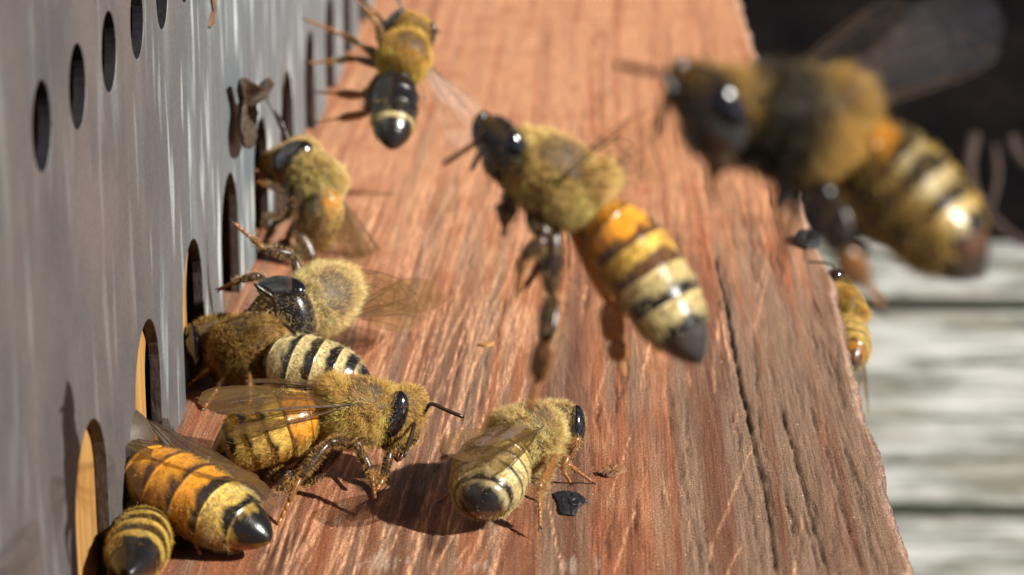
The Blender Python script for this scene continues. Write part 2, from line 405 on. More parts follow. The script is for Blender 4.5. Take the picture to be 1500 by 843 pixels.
# ------------------------------------------------------------------ hive front
K_ = .837 * 1.0
ARCH0, ARCHD, ARCHW, ARCHT = W(130, 610, XW)[1], None, 8.8, 10.2
ARCHD = (W(335, 258, XW)[1] - ARCH0) / 3
RND0 = W(62, 180, XW)[1]; RNDD = (W(160, 70, XW)[1] - RND0) / 2
def arch_outline(y0, y1, ztop, centers, w, top, zbot):
    """one comb-shaped outline, (y,z), arches open at the bottom; each centre may bring its own shift"""
    p = [(y0, ztop), (y0, zbot)]
    for c in sorted(centers):
        r = w / 2
        p.append((c - r, zbot)); zc = top - r
        for a in np.linspace(math.pi, 0, 15): p.append((c + r * math.cos(a), zc + r * math.sin(a)))
        p.append((c + r, zbot))
    p += [(y1, zbot), (y1, ztop)]
    return p
def plate(name, outline, holes, x0, x1, bevel, mats, streak=True):
    cu = bpy.data.curves.new(name, 'CURVE'); cu.dimensions = '2D'; cu.fill_mode = 'BOTH'
    for pts in [outline] + holes:
        sp = cu.splines.new('POLY'); sp.points.add(len(pts) - 1); sp.use_cyclic_u = True
        for q, (a, b) in zip(sp.points, pts): q.co = (a * S, b * S, 0, 1)
    cu.extrude = (abs(x1 - x0) / 2 - bevel) * S; cu.bevel_depth = bevel * S; cu.bevel_resolution = 2; cu.offset = -bevel * S
    tmp = bpy.data.objects.new('tmp', cu)
    me = bpy.data.meshes.new_from_object(tmp)
    bpy.data.objects.remove(tmp)
    n = len(me.vertices); co = np.zeros(n * 3); me.vertices.foreach_get('co', co); co = co.reshape(-1, 3)
    out = np.stack([co[:, 2] + (x0 + x1) / 2 * S, co[:, 0], co[:, 1]], 1)
    me.vertices.foreach_set('co', out.ravel()); me.update()
    me.materials.clear()
    for m in mats: me.materials.append(m)
    nr = np.zeros(len(me.polygons) * 3); me.polygons.foreach_get('normal', nr); nr = nr.reshape(-1, 3)
    me.polygons.foreach_set('material_index', (np.abs(nr[:, 0]) < .35).astype(int) if len(mats) > 1 else np.zeros(len(nr), int))
    if len(mats) > 2:
        for q in me.polygons:
            if q.material_index == 1 and q.center[2] > 20 * S: q.material_index = 2
    me.polygons.foreach_set('use_smooth', [False] * len(nr))
    o = bpy.data.objects.new(name, me); C.objects.link(o); return o
cs = [ARCH0 + i * ARCHD for i in range(0, 15)]
rounds = []
for i in range(0, 34):
    c = RND0 + i * RNDD; rounds.append([(c + 2.2 * math.cos(a), 28.0 + 2.2 * math.sin(a)) for a in np.linspace(0, 2 * math.pi, 28, endpoint=False)])
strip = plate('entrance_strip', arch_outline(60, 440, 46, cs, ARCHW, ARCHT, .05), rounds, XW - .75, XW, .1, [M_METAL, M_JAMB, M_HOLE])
# subdivide-free streak mask: streaks grow stronger away from the near left end
def add_streak(me):
    n = len(me.vertices); at = me.attributes.new('streak', 'FLOAT', 'POINT'); at.data.foreach_set('value', np.ones(n))
tag(strip, 'grey galvanised metal entrance strip with arched openings and round air holes', 'metal strip')

hive = bpy.data.objects.new('hive_box', None); C.objects.link(hive); hive.location = (0, 0, 0)
tag(hive, 'wooden hive box behind the grey metal entrance strip', 'beehive')
shift = {0: 9.5, 1: 7.6, 2: 6.2, 3: 3.8}
pc = sorted([c + shift.get(i, 2.0) for i, c in enumerate(cs)])
slot = [(70, 20), (430, 20), (430, 37), (70, 37)]
fp = plate('front_board', arch_outline(60, 440, 46, pc, 8.8, 9.6, .1), [slot], XW - 4, XW - .78, .05, [M_PINE, M_DARKWOOD])  # cut edges take darkened wood so the openings look unlit
fp.parent = hive
mb = MB()
def box(mb, x0, x1, y0, y1, z0, z1, m=0):
    v = [(x, y, z) for x in (x0, x1) for y in (y0, y1) for z in (z0, z1)]
    mb.add(v, [(0, 1, 3, 2), (4, 6, 7, 5), (0, 4, 5, 1), (2, 3, 7, 6), (0, 2, 6, 4), (1, 5, 7, 3)], m)
box(mb, -150, XW - 4.1, 60, 66, .1, 46); box(mb, -150, XW - 4.1, 434, 440, .1, 46); box(mb, -150, -146, 66.1, 433.9, .1, 46)
o = mb.build('side_boards', [M_DARKWOOD], hive, smooth=False)
mb = MB(); box(mb, -150, XW - 1.2, 60, 440, 46.1, 420)
o = mb.build('brood_chamber', [M_PINE], hive, smooth=False)

# ------------------------------------------------------------------ deck, soil
mb = MB(); yb = G(1280, 435, -119)[1]; yn = G(1280, 735, -119)[1]; pw = yb - yn
rs = np.random.RandomState(2)
for k in range(-5, 2):
    y0 = yn + pw * k; y1 = y0 + pw - (10 if k == 0 else 3.5) if k < 1 else G(1500, 352, -119)[1]
    n = 60; xs = np.linspace(-900, 900, n)
    prof = [(y0, -124), (y0, -121), (y0 + 1.5, -119.3), (y0 + 4, -119), (y1 - 4, -119), (y1 - 1.5, -119.3), (y1, -121), (y1, -124)]
    v = np.array([[(x, a + (vnoise(np.array([x * .02]), np.array([k * 3.1 + j]), 5)[0] - .5) * 2.0, b + .8 * (vnoise(np.array([x * .01]), np.array([k * 7.7 + j]), 8)[0] - .5)) for j, (a, b) in enumerate(prof)] for x in xs])
    mb.add(v.reshape(-1, 3), [q[::-1] for q in gridf(n, len(prof), False)])
mb.m = [1 if (i % 7) in (0, 1, 5, 6) else 0 for i in range(len(mb.m))]
tag(mb.build('deck', [M_DECK, M_ALGAE], smooth=False), kind='structure')
mb = MB()
n = 90; gx = np.linspace(-1500, 1500, n); gy = np.linspace(-600, 2400, n); XX, YY = np.meshgrid(gx, gy)
ZZ = -185 + (fbm(XX * .02, YY * .02, 91) - .5) * 40
mb.add(np.stack([XX, YY, ZZ], -1).reshape(-1, 3), gridf(n, n, False))
big = 60000
mb.add([(-big, -big, -200), (big, -big, -200), (big, big, -200), (-big, big, -200)], [(0, 1, 2, 3)])
tag(mb.build('soil', [M_SOIL]), kind='structure')

# ------------------------------------------------------------------ bees
BLACK = np.array([.010, .008, .007]); AMBER = np.array([.62, .25, .02]); BROWN = np.array([.09, .04, .018])
CREAM = np.array([.90, .74, .38]); YEL = np.array([.78, .52, .11]); LEGB = np.array([.028, .013, .008]); LEGA = np.array([.36, .14, .03])
SEG = np.array([0, .15, .33, .50, .66, .82, 1.0])
STYLE = {   # per segment: front colour, rear colour, where the rear band begins, fur on the front band
    'amber':   [(AMBER, AMBER, .9, 0), (AMBER, BROWN, .72, .05), (AMBER, BROWN * .6, .62, .1), (AMBER * 1.1, BLACK * 2, .58, .2), (YEL, BLACK, .62, .7), (YEL * .5, BLACK, .06, .0)],
    'gold':    [(BROWN, AMBER * .8, .5, .8), (AMBER * .9, BROWN, .85, .5), (YEL, BLACK, .66, .8), (YEL * .8, BLACK, .62, .8), (YEL * .8, BLACK, .6, .6), (YEL * .4, BLACK, .3, 0)],
    'stripe':  [(BROWN, BLACK, .7, .6), (CREAM * .8, BLACK, .52, .9), (CREAM * .85, BLACK, .50, 1), (CREAM * .85, BLACK, .48, 1), (CREAM * .8, BLACK, .45, 1), (CREAM * .4, BLACK, .2, .1)],
    'felt':    [(YEL, YEL, .7, 1), (YEL * .8, BLACK, .72, 1), (YEL * .5 + CREAM * .4, BLACK, .76, 1), (CREAM * .8, BLACK, .76, 1), (CREAM * .75, BLACK, .66, .9), (CREAM * .4, BLACK, .25, .2)],
    'dark':    [(BROWN, BLACK, .4, .2), (BLACK, BLACK, .6, 0), (BLACK * 1.5, BLACK, .4, .0), (BLACK, BLACK, .3, .05), (CREAM * .5, BLACK, .35, .2), (BLACK, BLACK, .5, 0)],
    'ringed':  [(AMBER, BROWN, .85, .2), (AMBER * 1.3, BROWN, .60, .2), (YEL * 1.1, BROWN, .5, .5), (CREAM, BLACK, .45, .8), (CREAM, BLACK, .55, .8), (BLACK * 5, BLACK * 2, .5, 0)],
    'furry':   [(AMBER * .5, YEL * .7, .97, 1), (AMBER * .8, BROWN, .9, 1), (YEL * .7, BROWN, .8, .9), (YEL * .7, BLACK, .8, .9), (YEL * .6, BROWN, .8, .8), (AMBER * .5, BROWN, .5, .6)],
    'night':   [(AMBER * 1.1, AMBER * .7, .9, .1), (AMBER * .6, BLACK, .4, .1), (CREAM * .35, BLACK, .36, .2), (CREAM * .55, BLACK, .40, .3), (CREAM * .8, BLACK, .5, .5), (BROWN, BLACK, .5, 0)],
    'narrow':  [(BLACK, BLACK, .5, .1), (YEL * .5, BLACK, .36, .4), (YEL * .55, BLACK, .32, .4), (YEL * .6, BLACK, .34, .4), (YEL * .5, BLACK, .3, .2), (BLACK, BLACK, .5, 0)],
}
WING_OUT = ([0, .6, 1.6, 3, 5, 6.6, 7.8, 8.6, 9.1], [0, -.10, -.14, -.16, -.12, -.05, .15, .55, 1.3],       # leading edge v(u)
            [0, .5, 1.15, 1.75, 2.6, 3.0, 2.95, 2.5, 1.5])                                               # trailing edge v(u)
HIND_OUT = ([0, .5, 1.4, 2.8, 4.2, 5.4, 6.1, 6.5, 6.7], [0, -.1, -.12, -.1, 0, .12, .35, .6, .85], [0, .7, 1.5, 2.0, 2.0, 1.75, 1.5, 1.25, .95])
VEINS_F = [[(0, .05), (2, -.1), (4, -.1), (6.2, -.02)], [(0, .12), (2, .1), (4, .12), (5.6, .12), (6.2, 0)], [(6.2, 0), (7.4, .1), (8.3, .42), (8.0, .62), (7.0, .66), (6.0, .5), (5.5, .16)],
           [(0, .15), (1.6, .55), (3.2, .95), (4.6, 1.15)], [(.6, .25), (2.2, .95), (4.0, 1.65), (6.0, 1.75)], [(4.6, 1.15), (5.5, .9), (5.7, .5)], [(4.6, 1.15), (5.6, 1.35), (6.8, 1.3), (7.6, 1.05), (8.0, .62)],
           [(5.6, 1.35), (6.1, 1.0), (6.3, .58)], [(6.8, 1.3), (6.6, .95), (7.0, .66)], [(4.0, .35), (3.5, 1.0), (3.9, 1.6)], [(6.8, 1.3), (6.5, 1.9), (5.9, 2.4)], [(4.6, 1.15), (4.6, 1.68)], [(.5, .4), (1.8, 1.1), (3.2, 1.75), (4.4, 2.2)]]
VEINS_H = [[(0, .05), (2, .0), (4, .1), (5.6, .25)], [(.4, .3), (2.4, .7), (3.6, .75), (4.4, .3)], [(3.6, .75), (5.0, 1.2), (5.8, 1.4)], [(.6, .6), (2.4, 1.3), (3.4, 1.8)]]

def R_axis(v, k, a):
    k = nrm(k); v = np.asarray(v, float)
    return v * math.cos(a) + np.cross(k, v) * math.sin(a) + k * (k @ v) * (1 - math.cos(a))

def make_wing(name, hinge, d, c, parent, o, B, hind, mats, curl=0, sc=1.0, vr=.026):
    """hinge, d, c in world mm; d along the wing, c from leading edge to trailing edge"""
    d = nrm(d); c = np.asarray(c, float); c = nrm(c - d * (c @ d)); nn = np.cross(d, c)
    out = HIND_OUT if hind else WING_OUT
    def bend(u, v): return (.10 * math.sin(u * 1.1) * .4 - .03 * v * v * .4 + curl * u * u * .01 + .06 * math.sin(v * 4))
    def pos(u, v): return hinge + sc * (d * u + c * v + nn * bend(u, v))
    us = np.linspace(0, out[0][-1], 34); nv = 10
    verts = []
    for u in us:
        a = np.interp(u, out[0], out[1]); b = np.interp(u, out[0], out[2])
        for k in range(nv): verts.append(pos(u, a + (b - a) * k / (nv - 1)))
    mb = MB(); mb.add(verts, gridf(len(us), nv, False), 0)
    for vn in (VEINS_H if hind else VEINS_F):
        p = spline([(u, v, 0) for u, v in vn], 5 * (len(vn) - 1) + 1)
        pts = [pos(u, v) for u, v, _ in p]
        r = vr * (1.5 if vn[0][0] < .3 else .8)
        tube(mb, pts, np.linspace(r, r * .7, len(pts)), up=nn, m=5, mat=1)
    return mb.build(name, mats, parent, o, B)

def bee(label, th, hd, tip, up=(0, 0, 0), style='gold', face=None, hup=None, legs=None, ant=None, wings=None, fur=1.0, pale=0.0,
        legcol=LEGB, legcols=None, sc=1.0, head_dark=False, stance=True, seed=0, group=None, clear=False, abd_w=1.0, hairr=.0085, flen=1.0, wingmat=None, thfur=1.0, thfront=1.0, thsplit=.4, hcol=1.0, venth=-.25, hfur=1.0, thw=1.0, legfur=1.0, legw=1.0, hsc=1.12, lmax=8.2):
    rs = np.random.RandomState(seed + 11)
    th = np.array(th[1:], float) if len(th) == 4 else G(*th); hd = np.array(hd[1:], float) if len(hd) == 4 else G(*hd); tip = G(*tip); d0 = depth(th)
    fwd = nrm(hd - th)
    upv = CAMV(up) if np.any(up) else np.array([0, 0, 1.0])
    upv = nrm(upv - fwd * (upv @ fwd)); left = np.cross(upv, fwd)
    B = np.stack([fwd, left, upv], 1)           # local -> world
    def w(x, y, z): return th + sc * (fwd * x + left * y + upv * z)
    root = bpy.data.objects.new('honey_bee', None); C.objects.link(root)
    root.matrix_world = Matrix(((*(B[0]), th[0] * S), (*(B[1]), th[1] * S), (*(B[2]), th[2] * S), (0, 0, 0, 1)))
    tag(root, label, 'bee', group)
    mb = MB(); Z3 = np.zeros(3)
    hair_thx = np.array([.92, .56, .14]) * (1 - pale) + np.array([1.0, .88, .64]) * pale
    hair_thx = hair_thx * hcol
    # thorax
    n = 26; s = np.sin(np.linspace(-np.pi / 2, np.pi / 2, n)) ; s = np.clip(s, -.999, .999)
    rr = (1 - np.abs(s) ** 2.5) ** (1 / 2.3)
    P = np.array([w(x * 2.1 - .05, 0, .12 * (1 - x * x)) for x in s])
    da = np.sin(np.arange(40) / 40 * 2 * np.pi)
    bald = np.clip((da[None] - .45) / .4, 0, 1) * np.clip(1.1 - np.abs((s[:, None] - .05) / .6) ** 3, 0, 1)
    front = np.interp(s, [-1, thsplit - .4, thsplit, 1], [1.2, 1, thfront, thfront])
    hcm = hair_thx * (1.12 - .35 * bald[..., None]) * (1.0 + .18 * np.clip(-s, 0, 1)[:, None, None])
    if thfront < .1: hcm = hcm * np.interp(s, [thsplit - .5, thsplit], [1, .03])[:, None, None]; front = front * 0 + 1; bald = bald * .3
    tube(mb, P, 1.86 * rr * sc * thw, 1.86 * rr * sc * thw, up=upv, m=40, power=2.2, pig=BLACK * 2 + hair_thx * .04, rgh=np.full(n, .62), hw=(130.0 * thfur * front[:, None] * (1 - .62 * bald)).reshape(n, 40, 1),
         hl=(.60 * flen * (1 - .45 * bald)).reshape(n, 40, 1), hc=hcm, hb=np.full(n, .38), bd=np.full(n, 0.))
    # scutellum
    P = np.array([w(-1.45 + .5 * x, 0, 1.35 - .25 * x * x - .3 * (x < 0) * -x) for x in np.linspace(-1, 1, 9)])
    q = np.sqrt(np.clip(1 - np.linspace(-.98, .98, 9) ** 2, 0, 1))
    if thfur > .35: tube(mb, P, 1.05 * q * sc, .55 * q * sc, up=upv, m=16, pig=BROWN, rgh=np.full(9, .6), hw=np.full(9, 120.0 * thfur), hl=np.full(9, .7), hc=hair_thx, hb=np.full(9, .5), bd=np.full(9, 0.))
    # abdomen along a bent axis
    w0 = w(-2.0, 0, -.25); dirt = tip - w0; Lb = np.linalg.norm(dirt)
    Lmin, Lmax = 5.8 * sc, lmax * sc
    Lb = min(max(Lb, Lmin), Lmax); tipp = w0 + nrm(dirt) * Lb
    n = 150; tt = np.linspace(0, 1, n)
    c1 = w0 - fwd * Lb * .28; c2 = tipp - nrm(dirt) * Lb * .3
    P = ((1 - tt) ** 3)[:, None] * w0 + (3 * tt * (1 - tt) ** 2)[:, None] * c1 + (3 * tt ** 2 * (1 - tt))[:, None] * c2 + (tt ** 3)[:, None] * tipp
    prof = np.interp(tt, [0, .015, .05, .12, .22, .34, .48, .62, .75, .86, .93, .97, .99, 1.0], [.12, .28, .9, 1.5, 1.84, 2.0, 2.05, 1.96, 1.72, 1.28, .84, .48, .26, .05])
    ker = np.ones(5) / 5; prof[3:-3] = np.convolve(prof, ker, 'same')[3:-3]
    si = np.clip(np.searchsorted(SEG, tt, 'right') - 1, 0, 5); ph = (tt - SEG[si]) / (SEG[si + 1] - SEG[si])
    prof = prof * (1 + .06 * (ph ** 2.5) - .02) * sc * abd_w
    m = 64; ang = np.arange(m) / m * 2 * np.pi; dors = np.sin(ang)
    abup = upv
    st = STYLE[style]
    pig = np.zeros((n, m, 3)); hwv = np.zeros((n, m)); hcv = np.zeros((n, m, 3))
    nz = fbm(np.cos(ang)[None] * 3 + np.zeros((n, 1)) + 20, np.sin(ang)[None] * 3 + tt[:, None] * 14 + 20, seed * 3 + 7, 4) - .5
    for i in range(n):
        a, b, cut, fr = st[si[i]]
        k = np.clip((ph[i] + nz[i] * .85 - .10 * (1 - np.abs(dors)) - cut) / .26 + .5, 0, 1)[:, None]
        c = a * (1 - k) + b * k
        c = c * (.75 + .5 * (nz[i][:, None] + .5))
        ven = np.clip((venth - dors) / .35, 0, 1)[:, None]
        c = c * (1 - ven) + (BROWN * .6 if venth > -.2 else AMBER * .45 if style in ('amber', 'gold', 'ringed') else BROWN) * ven
        pig[i] = c
        hwv[i] = 120 * fr * (1 - k[:, 0]) ** 2 + 6 * (fr > 0) + 25 * ven[:, 0] * (fr > 0)
        hcv[i] = (CREAM * .9 if fr > .5 and style != 'gold' else YEL) * np.ones((m, 1))
        if tt[i] > .84: hwv[i] *= .1
    rb = prof * .9
    tube(mb, P, prof, rb, up=abup, m=m, power=2.1, pig=pig.reshape(n, m, 3), rgh=np.full(n, .24), hw=hwv.reshape(n, m, 1), hl=np.full(n, .26), hc=hcv.reshape(n, m, 3), hb=np.full(n, .85), bd=np.full(n, 1.))
    if fur > .3:  # sting tip
        tube(mb, np.array([tipp - nrm(dirt) * .3, tipp + nrm(dirt) * .12]), [.10, .03], m=6, pig=BLACK, hw=np.zeros(2), hl=np.zeros(2), hc=Z3, hb=np.zeros(2), bd=np.zeros(2))
    # head
    Hf = nrm(CAMV(face)) if face is not None else nrm(R_axis(fwd, left, math.radians(22)))
    Hu = CAMV(hup) if hup is not None else upv
    Hu = nrm(Hu - Hf * (Hu @ Hf)); Hl = np.cross(Hu, Hf)
    hc_ = hd
    neck = w(1.9, 0, 0)
    hc_ = neck + nrm(hc_ - neck) * min(max(np.linalg.norm(hc_ - neck), .85 * sc), 1.12 * hsc * sc) if np.linalg.norm(hc_ - neck) > .1 else hc_
    sh = sc * hsc
    def h(f, l, u): return hc_ + sh * (Hf * f + Hl * l + Hu * u)
    zz = np.array([1.42, 1.36, 1.2, .95, .6, .2, -.25, -.7, -1.15, -1.55, -1.85, -2.0, -2.05])
    hw_ = np.array([.1, .55, 1.0, 1.35, 1.6, 1.7, 1.66, 1.5, 1.2, .9, .66, .5, .1])
    ht_ = np.array([.08, .35, .58, .74, .84, .86, .84, .8, .72, .6, .46, .32, .08])
    hs_ = np.array([0, 0, 0, 0, .02, .05, .08, .1, .12, .16, .22, .26, .28])
    zf = np.linspace(1.42, -2.05, 30)
    hwf = np.interp(-zf, -zz, hw_); htf = np.interp(-zf, -zz, ht_); hsf = np.interp(-zf, -zz, hs_)
    P = np.array([h(b, 0, a) for a, b in zip(zf, hsf)])
    hp = BLACK * 1.2
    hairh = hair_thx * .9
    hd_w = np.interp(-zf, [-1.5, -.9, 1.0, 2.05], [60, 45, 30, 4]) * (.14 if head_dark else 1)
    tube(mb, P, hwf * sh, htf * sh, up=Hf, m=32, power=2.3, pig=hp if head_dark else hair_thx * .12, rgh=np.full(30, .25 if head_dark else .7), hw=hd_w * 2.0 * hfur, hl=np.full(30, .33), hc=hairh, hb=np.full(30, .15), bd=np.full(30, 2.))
    for s_ in (1, -1):
        tube(mb, np.array([h(.72, .36 * s_, .02), h(.9, .38 * s_, .05)]), np.array([.22, .17]) * sh, m=12, pig=BROWN, hw=np.zeros(2), hl=np.zeros(2), hc=Z3, hb=np.zeros(2), bd=np.zeros(2))
    P = spline([h(.55, 0, -.15), h(.86, 0, -.6), h(.84, 0, -1.2), h(.6, 0, -1.75)], 9)
    tube(mb, P, np.array([.2, .42, .56, .66, .72, .72, .66, .5, .2]) * sh, np.array([.05, .12, .16, .2, .2, .2, .18, .12, .05]) * sh, up=Hf, m=16, pig=BLACK * 1.5, rgh=np.full(9, .25), hw=np.full(9, 14.), hl=np.full(9, .2), hc=hair_thx, hb=np.full(9, .3), bd=np.full(9, 2.))
    P = spline([h(.45, -.6, -1.62), h(.62, 0, -1.78), h(.45, .6, -1.62)], 6)
    tube(mb, P, np.array([.05, .1, .12, .12, .1, .05]) * sh, m=8, pig=AMBER * .5, hw=np.zeros(6), hl=np.zeros(6), hc=Z3, hb=np.zeros(6), bd=np.zeros(6))
    # neck
    tube(mb, np.array([w(1.4, 0, .1), h(-.3, 0, .1)]), np.array([1.0, .9]) * sc, m=16, pig=BLACK, hw=np.full(2, 120.), hl=np.full(2, .5), hc=hair_thx, hb=np.full(2, .3), bd=np.zeros(2))
    if not head_dark:   # plush collar between head and thorax
        pass
    # mandibles, folded tongue
    ZK = dict(hw=np.zeros(6), hl=np.zeros(6), hc=Z3, hb=np.zeros(6), bd=np.zeros(6))
    for s_ in (1, -1):
        P = spline([h(.25, .62 * s_, -1.6), h(.35, .52 * s_, -2.0), h(.4, .12 * s_, -2.42)], 6)
        tube(mb, P, np.array([.2, .24, .2, .17, .15, .06]) * sc, m=8, pig=np.array([.10, .035, .012]), **ZK)
    P = spline([h(.05, 0, -1.8), h(0, 0, -2.3), h(-.4, 0, -2.7)], 6)
    tube(mb, P, np.array([.24, .2, .16, .13, .1, .04]) * sc, m=8, pig=LEGA * .5, **ZK)
    # antennae
    def antenna(pts):
        P = spline(pts, 18); r = np.concatenate([np.linspace(.11, .09, 6), np.linspace(.115, .12, 11), [.06]]) * sc
        tube(mb, P, r, m=8, pig=LEGB * .7, hw=np.full(18, 0.), hl=np.full(18, .08), hc=Z3, hb=np.zeros(18), bd=np.zeros(18))
    for k, s_ in enumerate((1, -1)):
        base = h(.85, .38 * s_, .05)
        a = ant[k] if ant and k < len(ant) and ant[k] is not None else None
        if a is None: pts = [base, h(1.35, .75 * s_, .75), h(1.7, .95 * s_, 1.05), h(2.6, 1.2 * s_, .3), h(3.3, 1.35 * s_, -.6)]
        else:
            q = [Dp(x, y, depth(base) + dd) for x, y, dd in a]
            pts = [base] + q
        # an elbow needs a tight corner: repeat it
        if len(pts) == 3: pts = [pts[0], pts[0] * .5 + pts[1] * .5, pts[1], pts[1] * .5 + pts[2] * .5, pts[2]]
        antenna(pts)
    # legs
    hips = {'f': (1.15, .75, -1.35), 'm': (.1, .95, -1.55), 'h': (-1.1, .95, -1.45)}
    flen_ = {'f': (2.1, 2.0, 2.2), 'm': (2.3, 2.2, 2.5), 'h': (2.5, 3.0, 3.3)}
    fh = np.array([fwd[0], fwd[1], 0]);
    if np.linalg.norm(fh) < .2: fh = np.array([-upv[0], -upv[1], 0])
    fh = nrm(fh); lh = np.cross([0, 0, 1], fh)
    for kk in 'fmh':
        for s_, nm in ((1, 'l'), (-1, 'r')):
            hp_ = hips[kk]; hip = w(hp_[0], hp_[1] * s_, hp_[2]); lf, lt, ls = [a * sc for a in flen_[kk]]
            spec = (legs or {}).get(kk + nm)
            if spec == 'none': continue
            if spec is not None:
                q = [Dp(x, y, d0 + dd) if len(sp) == 3 else None for sp in spec for x, y, dd in [sp]]
                knee, ankle, foot = q
            else:
                if stance:
                    off = {'f': (3.4, 2.3), 'm': (-.2, 3.6), 'h': (-4.0, 3.2)}[kk]
                    foot = np.array([th[0], th[1], 0]) + sc * (fh * off[0] + lh * s_ * off[1]); foot[2] = .12
                    tv = nrm(np.array([hip[0] - foot[0], hip[1] - foot[1], 0])) * .75 + np.array([0, 0, .62])
                    ankle = foot + nrm(tv) * ls
                    pole = nrm(np.array([0, 0, 1.0]) + .5 * nrm(lh * s_))
                else:
                    off = {'f': (1.6, 1.2, -3.2), 'm': (-.3, 1.7, -3.6), 'h': (-3.2, 1.4, -3.8)}[kk]
                    ankle = w(off[0], off[1] * s_, off[2] + .4); foot = w(off[0] - .8, off[1] * s_, off[2] - 1.6)
                    pole = nrm(fwd * (1 if kk != 'h' else .3) + left * s_)
                v = ankle - hip; D_ = np.linalg.norm(v); D2 = min(D_, (lf + lt) * .985)
                ankle = hip + v / D_ * D2
                a_ = (lf * lf - lt * lt + D2 * D2) / (2 * D2); hh = math.sqrt(max(lf * lf - a_ * a_, 0))
                vd = v / D_; pp = nrm(pole - vd * (pole @ vd)); knee = hip + vd * a_ + pp * hh
            lc = (legcols or {}).get(kk + nm, legcol) * (1.0 if kk != 'h' else 1.15)
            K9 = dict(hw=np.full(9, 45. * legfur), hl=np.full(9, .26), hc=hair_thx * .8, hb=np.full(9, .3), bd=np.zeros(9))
            def seg(a, b, r0, r1, r2, flat=1.0, col=lc, **kx):
                u = np.linspace(0, 1, 9); r = np.where(u < .5, r0 + (r1 - r0) * np.sin(u * np.pi), r2 + (r1 - r2) * np.sin(u * np.pi))
                r = r * sc * 1.12 * legw; r[0] *= .7; r[-1] *= .7
                kw = dict(K9); kw.update(kx)
                sideax = nrm(np.cross(b - a, upv) + 1e-3)
                tube(mb, a + (b - a) * u[:, None] + upv * (np.sin(u * np.pi) * .08)[:, None], r * flat, r, up=nrm(np.cross(sideax, b - a) + 1e-3), m=12, pig=col, **kw)
            cx = hip + nrm(knee - hip) * .35
            seg(w(hp_[0] * .8, hp_[1] * .5 * s_, hp_[2] + .5), hip, .35, .45, .3)
            seg(hip, knee, .2, .33 if kk != 'f' else .29, .19)
            tc = lc * 1.3 if kk != 'h' else lc * 1.0
            if kk == 'h':
                seg(knee, ankle, .2, .50, .42, .45, tc, hw=np.full(9, 55. * legfur), hl=np.full(9, .38))
            else: seg(knee, ankle, .17, .25, .17, 1, tc)
            e = foot - ankle
            if kk == 'h':
                m1 = ankle + e * .55; seg(ankle, m1, .26, .42, .32, .4, (lc + LEGA) * .5, hw=np.full(9, 60. * legfur), hl=np.full(9, .22))
            else:
                m1 = ankle + e * .45; seg(ankle, m1, .13, .17, .13, 1, (lc + LEGA) * .5)
            for j in range(4):
                seg(m1 + (foot - m1) * j / 4, m1 + (foot - m1) * (j + 1) / 4, .07, .115, .09, 1, LEGA * .8, hw=np.zeros(9))
            for cs_ in (1, -1):
                seg(foot, foot + nrm(e) * .32 * sc + left * cs_ * .14 - upv * .05, .05, .05, .01, 1, LEGB, hw=np.zeros(9))
    ATT = ('pig', 'rgh')
    rg = mb.A('rgh'); rg[rg <= 0] = .3; mb.att['rgh'] = [rg]
    body = mb.build('body', [M_BODY], root, th, B, ATT)
    # fur: one tapered filament per hair, rooted on the body surface
    Vv = mb.V(); tri = []
    for q in mb.f:
        if len(q) == 4: tri.append((q[0], q[1], q[2])); tri.append((q[0], q[2], q[3]))
    tri = np.array(tri); a, b, c = Vv[tri[:, 0]], Vv[tri[:, 1]], Vv[tri[:, 2]]
    cr = np.cross(b - a, c - a); ar = np.linalg.norm(cr, axis=1) / 2; nn = cr / (2 * ar[:, None] + 1e-12)
    hwt = mb.A('hw')[:, 0][tri].mean(1) * ar * fur
    tot = hwt.sum() * 2.3; cnt = int(tot)
    idx = rs.choice(len(tri), cnt, p=hwt / hwt.sum()); r1 = np.sqrt(rs.rand(cnt)); r2 = rs.rand(cnt)
    wa = 1 - r1; wb = r1 * (1 - r2); wc = r1 * r2
    def ip(arr): t = tri[idx]; return arr[t[:, 0]] * wa[:, None] + arr[t[:, 1]] * wb[:, None] + arr[t[:, 2]] * wc[:, None]
    R = ip(Vv); Nn = nn[idx]; ln = ip(mb.A('hl'))[:, 0]; hb = ip(mb.A('hb'))[:, 0]; hcol = ip(mb.A('hc')); bd = ip(mb.A('bd'))[:, 0]
    # outward check by the segment the hair grows from
    abdir = -nrm(dirt)
    back = np.where(bd[:, None] > .5, nrm(dirt)[None], -fwd[None]); back = np.where(bd[:, None] > 1.5, (-Hu)[None], back)
    ln = ln * sc * (.5 + .9 * rs.rand(cnt)); jit = rs.randn(cnt, 3) * .26 + np.stack([fbm(R[:, 0] * 2.2 + 40 + 9 * q, R[:, 1] * 2.2 + R[:, 2] * 1.7 + 80, 31 + q, 2) - .5 for q in range(3)], 1) * 1.5
    d1 = Nn * (1 - hb[:, None] * .75) + back * hb[:, None] + jit; d1 /= np.linalg.norm(d1, axis=1)[:, None]
    d2 = d1 + back * .45 + rs.randn(cnt, 3) * .25; d2 /= np.linalg.norm(d2, axis=1)[:, None]
    mid = R + d1 * (ln * .5)[:, None]; end = mid + d2 * (ln * .5)[:, None]
    sa = np.cross(d1, rs.randn(cnt, 3)); sa /= np.linalg.norm(sa, axis=1)[:, None]; sb = np.cross(d1, sa)
    hr = hairr * (.8 + .5 * rs.rand(cnt))[:, None]
    V = np.zeros((cnt, 7, 3))
    for j in range(3):
        o_ = sa * math.cos(j * 2.094) + sb * math.sin(j * 2.094)
        V[:, j] = R - d1 * .02 + o_ * hr; V[:, 3 + j] = mid + o_ * hr * .75
    V[:, 6] = end
    base = (np.arange(cnt) * 7)[:, None, None]
